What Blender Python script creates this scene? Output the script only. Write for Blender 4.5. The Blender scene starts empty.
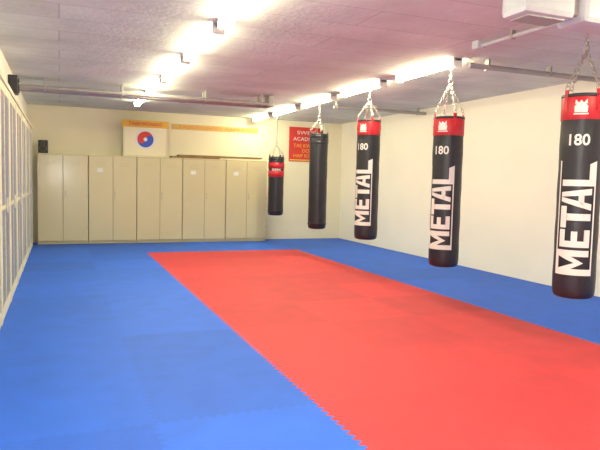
import bpy, bmesh, math, random
from mathutils import Vector, Matrix
random.seed(4)
sc = bpy.context.scene
sc.view_settings.view_transform = 'Standard'
sc.view_settings.exposure = 0.0

# ------------------------------------------------------------ materials
def mat(name, col, rough=0.5, metal=0.0, var=0.0, vscale=3.0, bump=0.0, bscale=60.0, emit=0.0, spec=0.5, coat=0.0):
    m = bpy.data.materials.new(name); m.use_nodes = True
    nt = m.node_tree; b = nt.nodes['Principled BSDF']
    b.inputs['Base Color'].default_value = (*col, 1)
    b.inputs['Roughness'].default_value = rough
    b.inputs['Metallic'].default_value = metal
    b.inputs['Specular IOR Level'].default_value = spec
    b.inputs['Coat Weight'].default_value = coat
    tc = nt.nodes.new('ShaderNodeTexCoord')
    if var > 0:
        n = nt.nodes.new('ShaderNodeTexNoise'); n.inputs['Scale'].default_value = vscale
        n.inputs['Detail'].default_value = 6
        nt.links.new(tc.outputs['Object'], n.inputs['Vector'])
        r = nt.nodes.new('ShaderNodeValToRGB')
        r.color_ramp.elements[0].position = 0.3; r.color_ramp.elements[1].position = 0.7
        r.color_ramp.elements[0].color = (*[c*(1-var) for c in col], 1)
        r.color_ramp.elements[1].color = (*[min(1, c*(1+var)) for c in col], 1)
        nt.links.new(n.outputs['Fac'], r.inputs['Fac'])
        nt.links.new(r.outputs['Color'], b.inputs['Base Color'])
    if bump > 0:
        n2 = nt.nodes.new('ShaderNodeTexNoise'); n2.inputs['Scale'].default_value = bscale
        n2.inputs['Detail'].default_value = 3
        nt.links.new(tc.outputs['Object'], n2.inputs['Vector'])
        bp = nt.nodes.new('ShaderNodeBump'); bp.inputs['Strength'].default_value = bump
        bp.inputs['Distance'].default_value = 0.01
        nt.links.new(n2.outputs['Fac'], bp.inputs['Height'])
        nt.links.new(bp.outputs['Normal'], b.inputs['Normal'])
    if emit > 0:
        b.inputs['Emission Color'].default_value = (1.0, 0.93, 0.60, 1)
        b.inputs['Emission Strength'].default_value = emit
    return m

M = {}
M['wall'] = mat('plaster_cream', (0.90, 0.87, 0.77), 0.8, var=0.02, vscale=1.2, bump=0.15, bscale=40)
M['wallb'] = mat('plaster_back', (0.87, 0.82, 0.62), 0.8, var=0.03, vscale=1.5, bump=0.15, bscale=40)
M['floor'] = mat('screed', (0.3, 0.3, 0.3), 0.8, var=0.1)
KS = (1.0, 0.91, 1.06, 0.96)
M['blues'] = [mat('mat_blue_%d' % i, (0.018*k, 0.120*k, 0.66*k), 0.6, var=0.07, vscale=4, bump=0.3, bscale=150, spec=0.35)
              for i, k in enumerate(KS)]
M['reds'] = [mat('mat_red_%d' % i, (0.53*k, 0.036*k, 0.050*k), 0.6, var=0.07, vscale=4, bump=0.3, bscale=150, spec=0.35)
             for i, k in enumerate(KS)]
M['steel'] = mat('painted_steel_beige', (0.63, 0.565, 0.36), 0.17, var=0.02, vscale=2)
M['steel2'] = mat('painted_steel_beige_dark', (0.47, 0.42, 0.26), 0.4, var=0.02)
M['dark'] = mat('dark_gap', (0.05, 0.045, 0.04), 0.7, var=0.05)
M['gap'] = mat('door_gap', (0.16, 0.13, 0.08), 0.7, var=0.05)
M['chrome'] = mat('zinc_metal', (0.50, 0.48, 0.45), 0.3, metal=0.9, var=0.08, vscale=20)
M['pipe'] = mat('grey_pipe', (0.36, 0.34, 0.33), 0.45, metal=0.2, var=0.08, vscale=6)
M['duct'] = mat('duct_grey', (0.52, 0.55, 0.60), 0.4, metal=0.0, var=0.06, vscale=6)
M['frame'] = mat('frame_cream', (0.72, 0.68, 0.50), 0.5, var=0.03)
M['grille'] = mat('wire_mesh_grey', (0.58, 0.58, 0.54), 0.4, var=0.05)
M['pane'] = mat('backing_panel', (0.38, 0.38, 0.35), 0.5, var=0.12, vscale=3)
M['black'] = mat('vinyl_black', (0.020, 0.020, 0.030), 0.38, var=0.15, vscale=8, bump=0.25, bscale=25)
M['red'] = mat('vinyl_red', (0.55, 0.015, 0.03), 0.4, var=0.08, vscale=8)
M['white'] = mat('print_white', (0.80, 0.80, 0.80), 0.45, var=0.02)
M['lampbody'] = mat('lamp_enamel', (0.85, 0.84, 0.78), 0.4, var=0.01)
M['tube'] = mat('lamp_diffuser', (0.9, 0.9, 0.85), 0.5, emit=51)
M['yellow'] = mat('print_yellow', (0.85, 0.50, 0.08), 0.5, var=0.04)
M['tan'] = mat('print_tan', (0.72, 0.50, 0.16), 0.6, var=0.06)
M['orange'] = mat('print_orange', (0.80, 0.30, 0.04), 0.5, var=0.04)
M['pred'] = mat('print_red', (0.65, 0.04, 0.03), 0.5, var=0.04)
M['pblue'] = mat('print_blue', (0.03, 0.10, 0.6), 0.5, var=0.04)
M['wood'] = mat('brown_wood', (0.25, 0.14, 0.06), 0.6, var=0.25, vscale=6)

def ceiling_material():
    m = mat('concrete_ceiling', (0.70, 0.76, 0.70), 0.85, var=0.12, vscale=1.6, bump=0.6, bscale=20)
    nt = m.node_tree; b = nt.nodes['Principled BSDF']
    src = b.inputs['Base Color'].links[0].from_socket
    tc = nt.nodes.new('ShaderNodeTexCoord')
    br = nt.nodes.new('ShaderNodeTexBrick')
    br.inputs['Scale'].default_value = 1.0
    br.inputs['Brick Width'].default_value = 2.5; br.inputs['Row Height'].default_value = 0.5
    br.inputs['Mortar Size'].default_value = 0.007
    br.inputs['Color1'].default_value = (1, 1, 1, 1); br.inputs['Color2'].default_value = (0.90, 0.89, 0.89, 1)
    br.inputs['Mortar'].default_value = (0.72, 0.70, 0.70, 1)
    nt.links.new(tc.outputs['Object'], br.inputs['Vector'])
    mx = nt.nodes.new('ShaderNodeMixRGB'); mx.blend_type = 'MULTIPLY'; mx.inputs[0].default_value = 1
    nt.links.new(src, mx.inputs[1]); nt.links.new(br.outputs['Color'], mx.inputs[2])
    nt.links.new(mx.outputs[0], b.inputs['Base Color'])
    return m
M['ceil'] = ceiling_material()

# ------------------------------------------------------------ builder
class B:
    def __init__(s, name):
        s.name = name; s.bm = bmesh.new(); s.mats = []
    def mi(s, m):
        if isinstance(m, str): m = M[m]
        if m not in s.mats: s.mats.append(m)
        return s.mats.index(m)
    def box(s, a, b, m, bev=0.0):
        i = s.mi(m)
        tmp = bmesh.new(); bmesh.ops.create_cube(tmp, size=1)
        for v in tmp.verts:
            v.co = Vector([(a[k]+b[k])/2 + v.co[k]*(b[k]-a[k]) for k in range(3)])
        if bev > 0:
            bmesh.ops.bevel(tmp, geom=tmp.edges[:], offset=bev, segments=2, affect='EDGES', profile=0.6)
        s.merge(tmp, i)
    def merge(s, tmp, i, smooth=False):
        vm = {}
        for v in tmp.verts: vm[v] = s.bm.verts.new(v.co)
        for f in tmp.faces:
            try:
                nf = s.bm.faces.new([vm[v] for v in f.verts]); nf.material_index = i; nf.smooth = smooth
            except ValueError: pass
        tmp.free()
    def raw(s, verts, faces, m, smooth=False):
        i = s.mi(m); vs = [s.bm.verts.new(v) for v in verts]
        for f in faces:
            try:
                nf = s.bm.faces.new([vs[k] for k in f]); nf.material_index = i; nf.smooth = smooth
            except ValueError: pass
    def cyl(s, p0, p1, r, m, seg=16, r1=None):
        p0 = Vector(p0); p1 = Vector(p1); d = (p1-p0).normalized()
        u = d.orthogonal().normalized(); w = d.cross(u)
        r1 = r if r1 is None else r1
        vs = []
        for p, rr in ((p0, r), (p1, r1)):
            for k in range(seg):
                a = 2*math.pi*k/seg
                vs.append(p + u*math.cos(a)*rr + w*math.sin(a)*rr)
        fs = [(k, (k+1) % seg, seg+(k+1) % seg, seg+k) for k in range(seg)]
        s.raw(vs, fs, m, True)
        s.raw(vs[:seg], [tuple(range(seg))[::-1]], m); s.raw(vs[seg:], [tuple(range(seg))], m)
    def lathe(s, c, prof, m, seg=40):
        vs = []; fs = []
        n = len(prof)
        for r, z in prof:
            for k in range(seg):
                a = 2*math.pi*k/seg
                vs.append((c[0]+r*math.cos(a), c[1]+r*math.sin(a), z))
        for j in range(n-1):
            for k in range(seg):
                fs.append((j*seg+k, j*seg+(k+1) % seg, (j+1)*seg+(k+1) % seg, (j+1)*seg+k))
        s.raw(vs, fs, m, True)
    def link(s, c, d, side, L, W, r, m, seg=12, ts=5):
        c = Vector(c); d = Vector(d).normalized(); side = Vector(side).normalized(); nrm = d.cross(side)
        vs = []; fs = []
        for k in range(seg):
            a = 2*math.pi*k/seg
            p = c + d*math.cos(a)*L/2 + side*math.sin(a)*W/2
            o = (d*math.cos(a)+side*math.sin(a)).normalized()
            for t in range(ts):
                b = 2*math.pi*t/ts
                vs.append(p + o*math.cos(b)*r + nrm*math.sin(b)*r)
        for k in range(seg):
            for t in range(ts):
                fs.append((k*ts+t, ((k+1) % seg)*ts+t, ((k+1) % seg)*ts+(t+1) % ts, k*ts+(t+1) % ts))
        s.raw(vs, fs, m, True)
    def chain(s, p0, p1, m='chrome', L=0.045, W=0.026, r=0.0042):
        p0 = Vector(p0); p1 = Vector(p1); d = p1-p0; n = max(1, round(d.length/(L*0.82)))
        a = d.orthogonal().normalized(); b = d.normalized().cross(a)
        for k in range(n):
            s.link(p0+d*((k+0.5)/n), d, a if k % 2 else b, L, W, r, m)
    def finish(s, parent=None):
        bmesh.ops.recalc_face_normals(s.bm, faces=s.bm.faces[:])
        me = bpy.data.meshes.new(s.name); s.bm.to_mesh(me); s.bm.free()
        for m in s.mats: me.materials.append(m)
        o = bpy.data.objects.new(s.name, me); sc.collection.objects.link(o)
        if parent: o.parent = parent
        return o

def text_geo(txt, w, h, bold=0.02):
    cu = bpy.data.curves.new('t', 'FONT'); cu.body = txt; cu.offset = bold; cu.resolution_u = 3
    o = bpy.data.objects.new('t', cu); sc.collection.objects.link(o)
    dg = bpy.context.evaluated_depsgraph_get()
    me = bpy.data.meshes.new_from_object(o.evaluated_get(dg))
    bm = bmesh.new(); bm.from_mesh(me)
    bpy.data.objects.remove(o); bpy.data.curves.remove(cu); bpy.data.meshes.remove(me)
    xs = [v.co.x for v in bm.verts]; ys = [v.co.y for v in bm.verts]
    x0, x1, y0, y1 = min(xs), max(xs), min(ys), max(ys)
    for v in bm.verts:
        v.co = Vector(((v.co.x-(x0+x1)/2)/(x1-x0)*w, (v.co.y-(y0+y1)/2)/(y1-y0)*h, 0))
    return bm

def quads_geo(polys):
    bm = bmesh.new()
    for p in polys:
        bm.faces.new([bm.verts.new((x, y, 0)) for x, y in p])
    return bm

# ------------------------------------------------------------ room shell
XL, XR, YF, YB, ZC = -0.62, 6.47, -2.6, 13.5, 2.82
def slab(name, a, b, m):
    o = B(name); o.box(a, b, m); return o.finish()
slab('floor', (XL-.2, YF-.2, -0.15), (XR+.2, YB+.2, -0.03), 'floor')
slab('ceiling', (XL-.2, YF-.2, ZC), (XR+.2, YB+.2, ZC+.2), 'ceil')
slab('wall_left', (XL-.2, YF, -0.03), (XL, YB, ZC), 'wall')
slab('wall_right', (XR, YF, -0.03), (XR+.2, YB, ZC), 'wall')
slab('wall_back', (XL-.2, YB, -0.03), (XR+.2, YB+.2, ZC), 'wallb')
slab('wall_front', (XL-.2, YF-.2, -0.03), (XR+.2, YF, ZC), 'wall')

# ------------------------------------------------------------ puzzle mats
gx = [XL+.005, 0.5, 1.5, 2.5, 3.5, 4.5, 5.5, XR-.005]
gy = [YF+.01, -1.6, -0.6, 0.4, 1.4, 2.4, 3.4, 4.4, 5.4, 6.4, 7.4, 8.4, 9.4, 10.4, 11.4, 12.4, YB-.01]
def edge(p, q, border):
    p = Vector(p); q = Vector(q); d = q-p; n = Vector((-d.y, d.x)).normalized()
    if border: return [p]
    N = max(2, round(14*d.length)); a = 0.016; out = [p]
    for i in range(N):
        for t, o in ((.14, a), (.36, a), (.64, -a), (.86, -a)):
            if i == 0 and t < .2 or i == N-1 and t > .8: continue
            out.append(p + d*((i+t)/N) + n*o)
    return out
mats = {'blue': B('blue_floor_mats'), 'red': B('red_floor_mats')}
for i in range(len(gx)-1):
    for j in range(len(gy)-1):
        x0, x1, y0, y1 = gx[i], gx[i+1], gy[j], gy[j+1]
        col = 'red' if (2 <= i <= 4 and gy[j+1] <= 11.41) else 'blue'
        E1 = edge((x0, y0), (x1, y0), j == 0)
        E2 = edge((x1, y0), (x1, y1), i == len(gx)-2)
        E3 = edge((x0, y1), (x1, y1), j == len(gy)-2)
        E4 = edge((x0, y0), (x0, y1), i == 0)
        E3r = [Vector((x1, y1))] + E3[1:][::-1]
        E4r = [Vector((x0, y1))] + E4[1:][::-1]
        pts = E1 + E2 + E3r + E4r
        tmp = bmesh.new()
        f = tmp.faces.new([tmp.verts.new((p.x, p.y, -0.006)) for p in pts])
        bmesh.ops.inset_individual(tmp, faces=[f], thickness=0.004, depth=0.006, use_even_offset=False)
        b = mats[col]
        key = 'reds' if col == 'red' else 'blues'
        b.merge(tmp, b.mi(M[key][random.randrange(4)]))
for b in mats.values():
    o = b.finish()
base = B('mat_underlay'); base.box((XL+.005, YF+.01, -0.03), (XR-.005, YB-.01, -0.0075), M['dark']); base.finish()

# ------------------------------------------------------------ storage cabinets
cx0, cw, cyf, ch = -0.42, 0.964, 13.04, 1.83
for k in range(5):
    b = B('storage_cabinet')
    x0 = cx0 + k*cw; x1 = x0 + cw - 0.008
    b.box((x0, cyf+.02, 0.0), (x1, YB-.01, 0.05), 'steel2')
    b.box((x0, cyf+.022, 0.05), (x1, YB-.01, ch), 'steel', 0.004)
    b.box((x0+.008, cyf+.019, 0.06), (x1-.008, cyf+.024, ch-.02), 'gap')
    xm = (x0+x1)/2
    for a, c in ((x0+.006, xm-.003), (xm+.003, x1-.006)):
        b.box((a, cyf, 0.065), (c, cyf+.022, ch-.025), 'steel', 0.005)
        mid = (a+c)/2
        for z in (ch-.16, ch-.19, ch-.22):
            b.box((mid-.09, cyf-.003, z), (mid+.09, cyf+.002, z+.006), 'steel2')
        for z in (.3, .95, 1.55):   # hinges
            hx = a if a < xm-.1 else c
            b.cyl((hx, cyf-.002, z), (hx, cyf-.002, z+.07), .006, 'steel2', 8)
    b.box((xm+.035, cyf-.006, .95), (xm+.06, cyf+.002, 1.09), 'steel2', .003)
    b.cyl((xm+.047, cyf-.03, 1.0), (xm+.047, cyf, 1.0), .011, 'chrome', 12)
    b.box((xm+.041, cyf-.034, .965), (xm+.053, cyf-.026, 1.045), 'chrome', .002)
    if k in (1, 3, 4):
        b.box((x0+.17, cyf-.003, 1.48), (x0+.28, cyf+.001, 1.56), 'white')
    b.finish()

b = B('stacked_boards')
for i, (xa, xb, hh, m) in enumerate(((2.24, 3.3, .04, 'wood'), (2.4, 4.3, .035, 'wood'))):
    b.box((xa, 13.1+.05*i, ch+.04*i), (xb, 13.42, ch+.04*i+hh), m, .004)
b.finish()
b = B('loudspeaker')
b.box((-.40, 13.12, ch), (-.22, 13.32, ch+.26), 'black', .01)
for z, r in ((.09, .06), (.19, .035)):
    b.cyl((-.31, 13.118, ch+z), (-.31, 13.105, ch+z), r, 'dark', 20)
    b.link((-.31, 13.112, ch+z), (1, 0, 0), (0, 0, 1), r*2, r*2, .005, 'pipe', 20)
b.finish()

# emblem board standing on cabinets
b = B('emblem_board')
bx0, bx1, by, bz0, bz1 = 1.24, 2.17, 13.22, ch, 2.60
b.box((bx0, by, bz0), (bx1, by+.03, bz1), 'wallb', .004)
b.box((bx0-.02, by-.006, bz1-.15), (bx1+.02, by+.034, bz1), 'yellow', .004)
b.box((bx0, by-.004, bz0), (bx0+.03, by, bz1-.15), 'frame'); b.box((bx1-.03, by-.004, bz0), (bx1, by, bz1-.15), 'frame')
b.box((bx0+.03, by-.004, bz0+.0), (bx1-.03, by, bz0+.03), 'frame')
ccx, ccz, cr = 1.70, 2.20, .17
def disc(b, cx, cz, r, y, m, a0=0, a1=360, n=32):
    pts = [(cx+r*math.cos(math.radians(a0+(a1-a0)*i/n)), y, cz+r*math.sin(math.radians(a0+(a1-a0)*i/n))) for i in range(n+(0 if a1-a0 == 360 else 1))]
    b.raw(pts, [tuple(range(len(pts)))], m)
disc(b, ccx, ccz, cr+.05, by-.003, 'white')
disc(b, ccx, ccz, cr, by-.005, 'pred', 0, 180)
disc(b, ccx, ccz, cr, by-.005, 'pblue', 180, 360)
disc(b, ccx-cr/2, ccz, cr/2, by-.007, 'pred')
disc(b, ccx+cr/2, ccz, cr/2, by-.007, 'pblue')
disc(b, ccx, ccz, .04, by-.009, 'white')
g = text_geo('TAEKWONDO', .7, .07)
for v in g.verts: v.co = Vector((ccx+v.co.x, by-.009, bz1-.075+v.co.y))
b.merge(g, b.mi('pred'))
b.finish()

b = B('wall_banner')
b.box((2.3, YB-.012, 2.47), (4.3, YB-.002, 2.59), 'tan', .002)
g = text_geo('TAEKWONDO  HAPKIDO', 1.7, .07)
for v in g.verts: v.co = Vector((3.3+v.co.x, YB-.014, 2.53+v.co.y))
b.merge(g, b.mi('orange')); b.finish()

b = B('academy_poster')
px0, px1, pz0, pz1 = 5.08, 5.94, 1.86, 2.68
b.box((px0, YB-.014, pz0), (px1, YB-.002, pz1), 'pred', .002)
b.box((px0+.02, YB-.016, pz0+.02), (px1-.02, YB-.013, pz0+.05), 'yellow')
for txt, z, m, w in (('SWISS', pz1-.13, 'white', .46), ('ACADEMY', pz1-.28, 'white', .66), ('TAE KWON', pz1-.44, 'yellow', .64), ('DO', pz1-.56, 'yellow', .18), ('HAP KI DO', pz1-.68, 'yellow', .64)):
    g = text_geo(txt, w, .085, 0.0)
    for v in g.verts: v.co = Vector(((px0+px1)/2+v.co.x, YB-.018, z+v.co.y))
    b.merge(g, b.mi(m))
b.finish()

# ------------------------------------------------------------ left wire-mesh doors (wall front)
for k in range(8):
    y0 = 3.9 + k*1.12; y1 = y0+1.10
    b = B('mesh_door')
    xa, xb = XL+.002, -.50; H = 2.28
    b.box((xa, y0, 0.0), (xb-.035, y1, H), 'pane')
    for (ya, yb2) in ((y0, y0+.06), (y1-.06, y1)):
        b.box((xa+.03, ya, 0), (xb, yb2, H), 'frame', .004)
    b.box((xa+.03, (y0+y1)/2-.02, 0), (xb-.008, (y0+y1)/2+.02, H), 'frame', .003)
    for z, t in ((0, .12), (1.05, .04), (H-.09, .09)):
        b.box((xa+.03, y0+.03, z), (xb-.006, y1-.03, z+t), 'frame', .003)
    ya, yb2, za, zb = y0+.05, y1-.05, .1, H-.06
    w = yb2-ya; sp = .085; x = xb-.016; r = .0045
    n = int((w+(zb-za))/sp)
    for i in range(1, n):
        s0 = i*sp
        for sg in (1, -1):
            u0 = max(0, s0-(zb-za)); u1 = min(w, s0)
            if u1-u0 < .02: continue
            p = []
            for u in (u0, u1):
                yy = ya+u if sg == 1 else yb2-u
                p.append(Vector((x+.004*sg, yy, za+s0-u)))
            b.cyl(p[0], p[1], r, 'grille', 4)
    b.box((xb, (y0+y1)/2-.012, 1.0), (xb+.02, (y0+y1)/2+.012, 1.16), 'chrome', .004)
    b.finish()
b = B('trim_left'); b.box((XL+.002, 3.86, 2.285), (-.49, 12.9, 2.335), 'frame', .004); b.finish()
b = B('wall_speaker')
b.box((XL+.004, 8.7, 2.44), (XL+.12, 8.9, 2.68), 'black', .012)
b.cyl((XL+.12, 8.8, 2.52), (XL+.132, 8.8, 2.52), .06, 'dark', 20)
b.cyl((XL+.12, 8.8, 2.62), (XL+.132, 8.8, 2.62), .03, 'dark', 20)
b.finish()

# ------------------------------------------------------------ fluorescent lamps
def lamp(x, y0, y1):
    b = B('fluorescent_lamp')
    b.box((x-.045, y0, ZC-.035), (x+.045, y1, ZC-.001), 'lampbody', .004)
    for a, c in ((y0, y0+.03), (y1-.03, y1)):
        b.box((x-.058, a, ZC-.10), (x+.058, c, ZC-.001), 'lampbody', .006)
    n = 10
    prof = [(math.cos(math.pi*(i/n))*.055, -.035-math.sin(math.pi*(i/n))*.055) for i in range(n+1)]
    vs = [(x+px, y, ZC+pz) for y in (y0+.03, y1-.03) for px, pz in prof]
    m = n+1
    b.raw(vs, [(i, i+1, m+i+1, m+i) for i in range(n)], 'tube', True)
    b.finish()
for a, c in ((-1.0, .45), (.6, 2.05), (2.25, 3.7), (3.9, 5.33), (5.5, 6.93), (7.1, 8.53), (8.7, 10.13), (10.4, 11.8)):  # row continued out of view towards the camera; those unseen lamps are added fill light
    lamp(1.36, a, c)
for a, c in ((-.8, .5), (.8, 2.1), (2.2, 3.2), (5.72, 7.0), (7.4, 8.68), (9.02, 10.3), (10.62, 11.9), (12.2, 13.3)):  # nearest lamps of this row are also unseen, added to fill the room
    lamp(4.16, a, c)

# ------------------------------------------------------------ pipes under ceiling
def clamp(b, p, axis, r):
    x, y, z = p
    if axis == 'x': b.box((x-.012, y-r-.006, z-r-.006), (x+.012, y+r+.006, ZC-.001), 'pipe', .003)
    else: b.box((x-r-.006, y-.012, z-r-.006), (x+r+.006, y+.012, ZC-.001), 'pipe', .003)
b = B('metal_pipe_pair')
for y, r, z in ((9.73, .032, 2.675), (9.90, .042, 2.665)):
    b.cyl((XL+.002, y, z), (3.3, y, z), r, 'pipe', 14)
    for x in (-.2, .9, 2.2, 3.15): clamp(b, (x, y, z), 'x', r)
    b.cyl((1.8, y, z), (1.9, y, z), r+.008, 'pipe', 14)
b.box((3.28, 9.70, 2.64), (3.36, 9.95, ZC-.001), 'pipe', .008)
b.finish()
b = B('metal_pipe')
b.cyl((4.25, 5.64, 2.73), (XR-.002, 5.64, 2.73), .03, 'pipe', 14)
for x in (4.5, 5.4, 6.3): clamp(b, (x, 5.64, 2.73), 'x', .03)
b.finish()
b = B('metal_pipe')
b.cyl((4.55, 9.85, 2.73), (XR-.002, 9.85, 2.73), .03, 'pipe', 14)
for x in (4.6, 5.4, 6.3): clamp(b, (x, 9.85, 2.73), 'x', .03)
b.finish()
b = B('electrical_conduit')
b.cyl((3.86, 3.66, 2.765), (3.86, 4.95, 2.765), .018, 'duct', 12)
b.box((3.81, 4.93, 2.74), (3.91, 5.03, ZC-.001), 'duct', .008)
for y in (3.9, 4.5): clamp(b, (3.86, y, 2.765), 'y', .018)
b.finish()
b = B('air_handling_unit')
b.box((2.98, 3.36, 2.60), (3.44, 3.62, ZC-.001), 'duct', .045)
b.box((3.40, 3.40, 2.64), (3.52, 3.58, ZC-.001), 'pipe', .01)
b.box((3.50, 3.34, 2.585), (4.35, 3.62, ZC-.001), 'duct', .045)
b.box((3.04, 3.40, 2.59), (3.38, 3.58, 2.603), 'pipe', .004)
b.cyl((4.3, 3.48, 2.70), (XR-.002, 3.48, 2.70), .08, 'duct', 20)
for x in (4.36, 5.4): b.cyl((x, 3.48, 2.70), (x+.05, 3.48, 2.70), .095, 'duct', 20)
b.finish()

# ------------------------------------------------------------ punching bags
def wrap(b, g, c, r, th0, zc, m, rot=False):
    if rot:
        for v in g.verts: v.co = Vector((-v.co.y, v.co.x, 0))
    xs = [v.co.x for v in g.verts]; x = min(xs)+.015
    while x < max(xs):
        bmesh.ops.bisect_plane(g, geom=g.verts[:]+g.edges[:]+g.faces[:], plane_co=(x, 0, 0), plane_no=(1, 0, 0))
        x += .015
    for v in g.verts:
        a = th0 + v.co.x/r
        v.co = Vector((c[0]+(r+.0025)*math.cos(a), c[1]+(r+.0025)*math.sin(a), zc+v.co.y))
    b.merge(g, b.mi(m), True)

def bag(name, x, y, z0, z1, r, style, th=213, zap=None):
    b = B(name); c = (x, y); th0 = math.radians(th)
    zr = z1-.22 if style == 'logo' else z1
    body = [(0.001, z0), (r*.7, z0+.002), (r*.90, z0+.014), (r*.975, z0+.04), (r, z0+.09)]
    nz = 14
    for i in range(1, nz+1):
        z = z0+.09+(zr-.01-z0-.09)*i/nz
        body.append((r*(1+.012*math.sin(i*1.7)), z))
    if style == 'logo':
        b.lathe(c, body+[(r, zr)], 'black')
        b.lathe(c, [(r+.002, zr-.004), (r+.004, zr), (r+.004, z1-.012), (r*.97, z1), (r*.9, z1-.004), (.001, z1-.012)], 'red')
        b.lathe(c, [(r+.0045, z1-.03), (r+.007, z1-.027), (r+.007, z1-.005), (r+.003, z1)], 'black')
    else:
        b.lathe(c, body+[(r*.97, z1), (r*.9, z1-.003), (.001, z1-.01)], 'black')
        for z in (z0+.10, z1-.16, z1-.05):
            b.lathe(c, [(r, z-.02), (r+.006, z-.016), (r+.006, z+.016), (r, z+.02)], 'black')
    if style == 'small':
        H = z1-z0
        for za, zb in ((.66, .76), (.80, .90)):
            b.lathe(c, [(r, z0+H*za-.002), (r+.008, z0+H*za), (r+.008, z0+H*zb), (r, z0+H*zb+.002)], 'red')
        g = text_geo('BOXING', .2, .05); wrap(b, g, c, r+.007, th0+.3, z0+H*.78, 'white')
    if style == 'logo':
        rr = r+.003
        W = .255
        h = W/2
        P = []
        P += [[(-.50, -h-.035), (-.445, -h-.035), (-.445, h), (-.50, h)],
              [(-.335, -h), (-.28, -h), (-.28, h), (-.335, h)],
              [(-.445, h), (-.39, -.01), (-.39, -.085), (-.445, h-.11)],
              [(-.39, -.01), (-.335, h), (-.335, h-.11), (-.39, -.085)]]
        P += [[(-.255, -h), (-.20, -h), (-.20, h), (-.255, h)],
              [(-.20, h-.05), (-.10, h-.05), (-.10, h), (-.20, h)],
              [(-.20, -.025), (-.115, -.025), (-.115, .025), (-.20, .025)],
              [(-.20, -h), (-.10, -h), (-.10, -h+.05), (-.20, -h+.05)]]
        P += [[(-.085, h-.055), (.105, h-.055), (.105, h), (-.085, h)],
              [(-.02, -h), (.04, -h), (.04, h-.055), (-.02, h-.055)]]
        P += [[(.07, -h), (.125, -h), (.185, h), (.145, h)],
              [(.205, -h), (.26, -h), (.225, h), (.185, h)],
              [(.115, -.065), (.215, -.065), (.21, -.02), (.12, -.02)]]
        P += [[(.28, -h-.035), (.335, -h-.035), (.335, h), (.28, h)],
              [(.335, -h-.035), (.50, -h-.035), (.47, -h+.03), (.335, -h+.03)]]
        P += [[(-.445, -h-.035), (.28, -h-.035), (.28, -h-.02), (-.445, -h-.02)],
              [(-.28, h+.02), (.50, h+.02), (.50, h+.035), (-.28, h+.035)],
              [(-.50, h+.0), (-.28, h+.0), (-.28, h+.035), (-.50, h+.035)]]
        g = quads_geo(P)
        wrap(b, g, c, rr, th0, z0+.72, 'white', True)
        g = text_geo('180', .17, .10, .02); wrap(b, g, c, rr, th0, z1-.40, 'white')
        g = quads_geo([[(-.05, -.05), (.05, -.05), (.055, .0), (.03, .03), (-.03, .03), (-.055, .0)],
                       [(-.05, .02), (-.02, .03), (-.045, .06)], [(.02, .03), (.05, .02), (.045, .06)],
                       [(-.018, .03), (.018, .03), (0, .055)]])
        wrap(b, g, c, rr+.003, th0, z1-.115, 'white')
        g = quads_geo([[(-.06, -.07), (.06, -.07), (.06, -.058), (-.06, -.058)]]); wrap(b, g, c, rr+.003, th0, z1-.115, 'white')
    zap = zap or z1+.42
    ap = Vector((x, y, zap))
    for k in range(4):
        a = math.radians(th+45+90*k)
        rim = Vector((x+(r-.004)*math.cos(a), y+(r-.004)*math.sin(a), z1+.045))
        t = Vector((-math.sin(a), math.cos(a), 0)); n = Vector((math.cos(a), math.sin(a), 0))
        vs = []
        for zz in (z1-.14, z1+.035):
            for s1 in (-.02, .02):
                for s2 in (.0, .01):
                    p = Vector((x, y, 0))+n*(r+.002+s2 if zz < z1 else r-.006+s2)+t*s1; vs.append((p.x, p.y, zz))
        b.raw(vs, [(0, 1, 3, 2), (4, 6, 7, 5), (0, 2, 6, 4), (1, 5, 7, 3), (0, 4, 5, 1), (2, 3, 7, 6)], 'red' if style == 'logo' else 'black')
        b.link(rim, (0, 0, 1), t, .05, .05, .004, 'chrome')
        b.chain(rim+Vector((0, 0, .02)), ap)
    b.link(ap+Vector((0, 0, .015)), (0, 0, 1), (1, 0, 0), .07, .06, .006, 'chrome', 16, 6)
    b.cyl(ap+Vector((0, 0, .04)), ap+Vector((0, 0, .075)), .014, 'chrome', 12)
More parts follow.
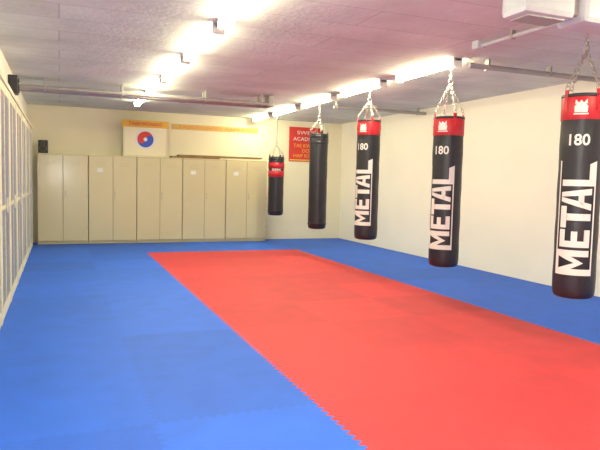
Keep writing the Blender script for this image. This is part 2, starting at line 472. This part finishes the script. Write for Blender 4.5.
    if ZC-.05-(zap+.07) > .03: b.chain((x, y, zap+.07), (x, y, ZC-.03))
    b.link((x, y, ZC-.04), (0, 0, 1), (0, 1, 0), .06, .05, .006, 'chrome', 16, 6)
    b.cyl((x, y, ZC-.016), (x, y, ZC-.002), .045, 'pipe', 16)
    b.finish()

bag('punching_bag', 4.30, 4.06, .41, 2.21, .178, 'logo', 218, 2.60)
bag('punching_bag', 4.34, 6.10, .40, 2.20, .178, 'logo', 212, 2.60)
bag('punching_bag', 4.34, 8.12, .53, 2.33, .175, 'logo', 213, 2.62)
bag('punching_bag', 4.36, 10.05, .53, 2.25, .165, 'plain', 220, 2.52)
bag('punching_bag', 4.33, 12.25, .64, 1.90, .165, 'small', 235, 2.15)

# ------------------------------------------------------------ camera flash (real lamp held at the camera)
fl = bpy.data.lights.new('camera_flash', 'POINT'); fl.energy = 140; fl.shadow_soft_size = 0.05; fl.color = (1, .98, .95)
fo = bpy.data.objects.new('camera_flash', fl); fo.location = (0, -.02, 1.50); sc.collection.objects.link(fo)

w = bpy.data.worlds.new('World'); sc.world = w; w.use_nodes = True
w.node_tree.nodes['Background'].inputs[0].default_value = (.8, .85, 1, 1)
w.node_tree.nodes['Background'].inputs[1].default_value = 0.3

# ------------------------------------------------------------ camera
psi, pit, rol, f = math.radians(21.85), math.radians(4.22), math.radians(1.36), 600
F = Vector((math.sin(psi)*math.cos(pit), math.cos(psi)*math.cos(pit), -math.sin(pit)))
R0 = Vector((math.cos(psi), -math.sin(psi), 0)); U0 = R0.cross(F)
R = R0*math.cos(rol)+U0*math.sin(rol); U = -R0*math.sin(rol)+U0*math.cos(rol)
cd = bpy.data.cameras.new('camera'); co = bpy.data.objects.new('camera', cd); sc.collection.objects.link(co)
cd.sensor_width = 36; cd.lens = 36*f/600; cd.clip_start = .02
mw = Matrix.Identity(4)
for i in range(3):
    mw[i][0] = R[i]; mw[i][1] = U[i]; mw[i][2] = -F[i]
mw[0][3], mw[1][3], mw[2][3] = 0, 0, 1.4
co.matrix_world = mw
sc.camera = co
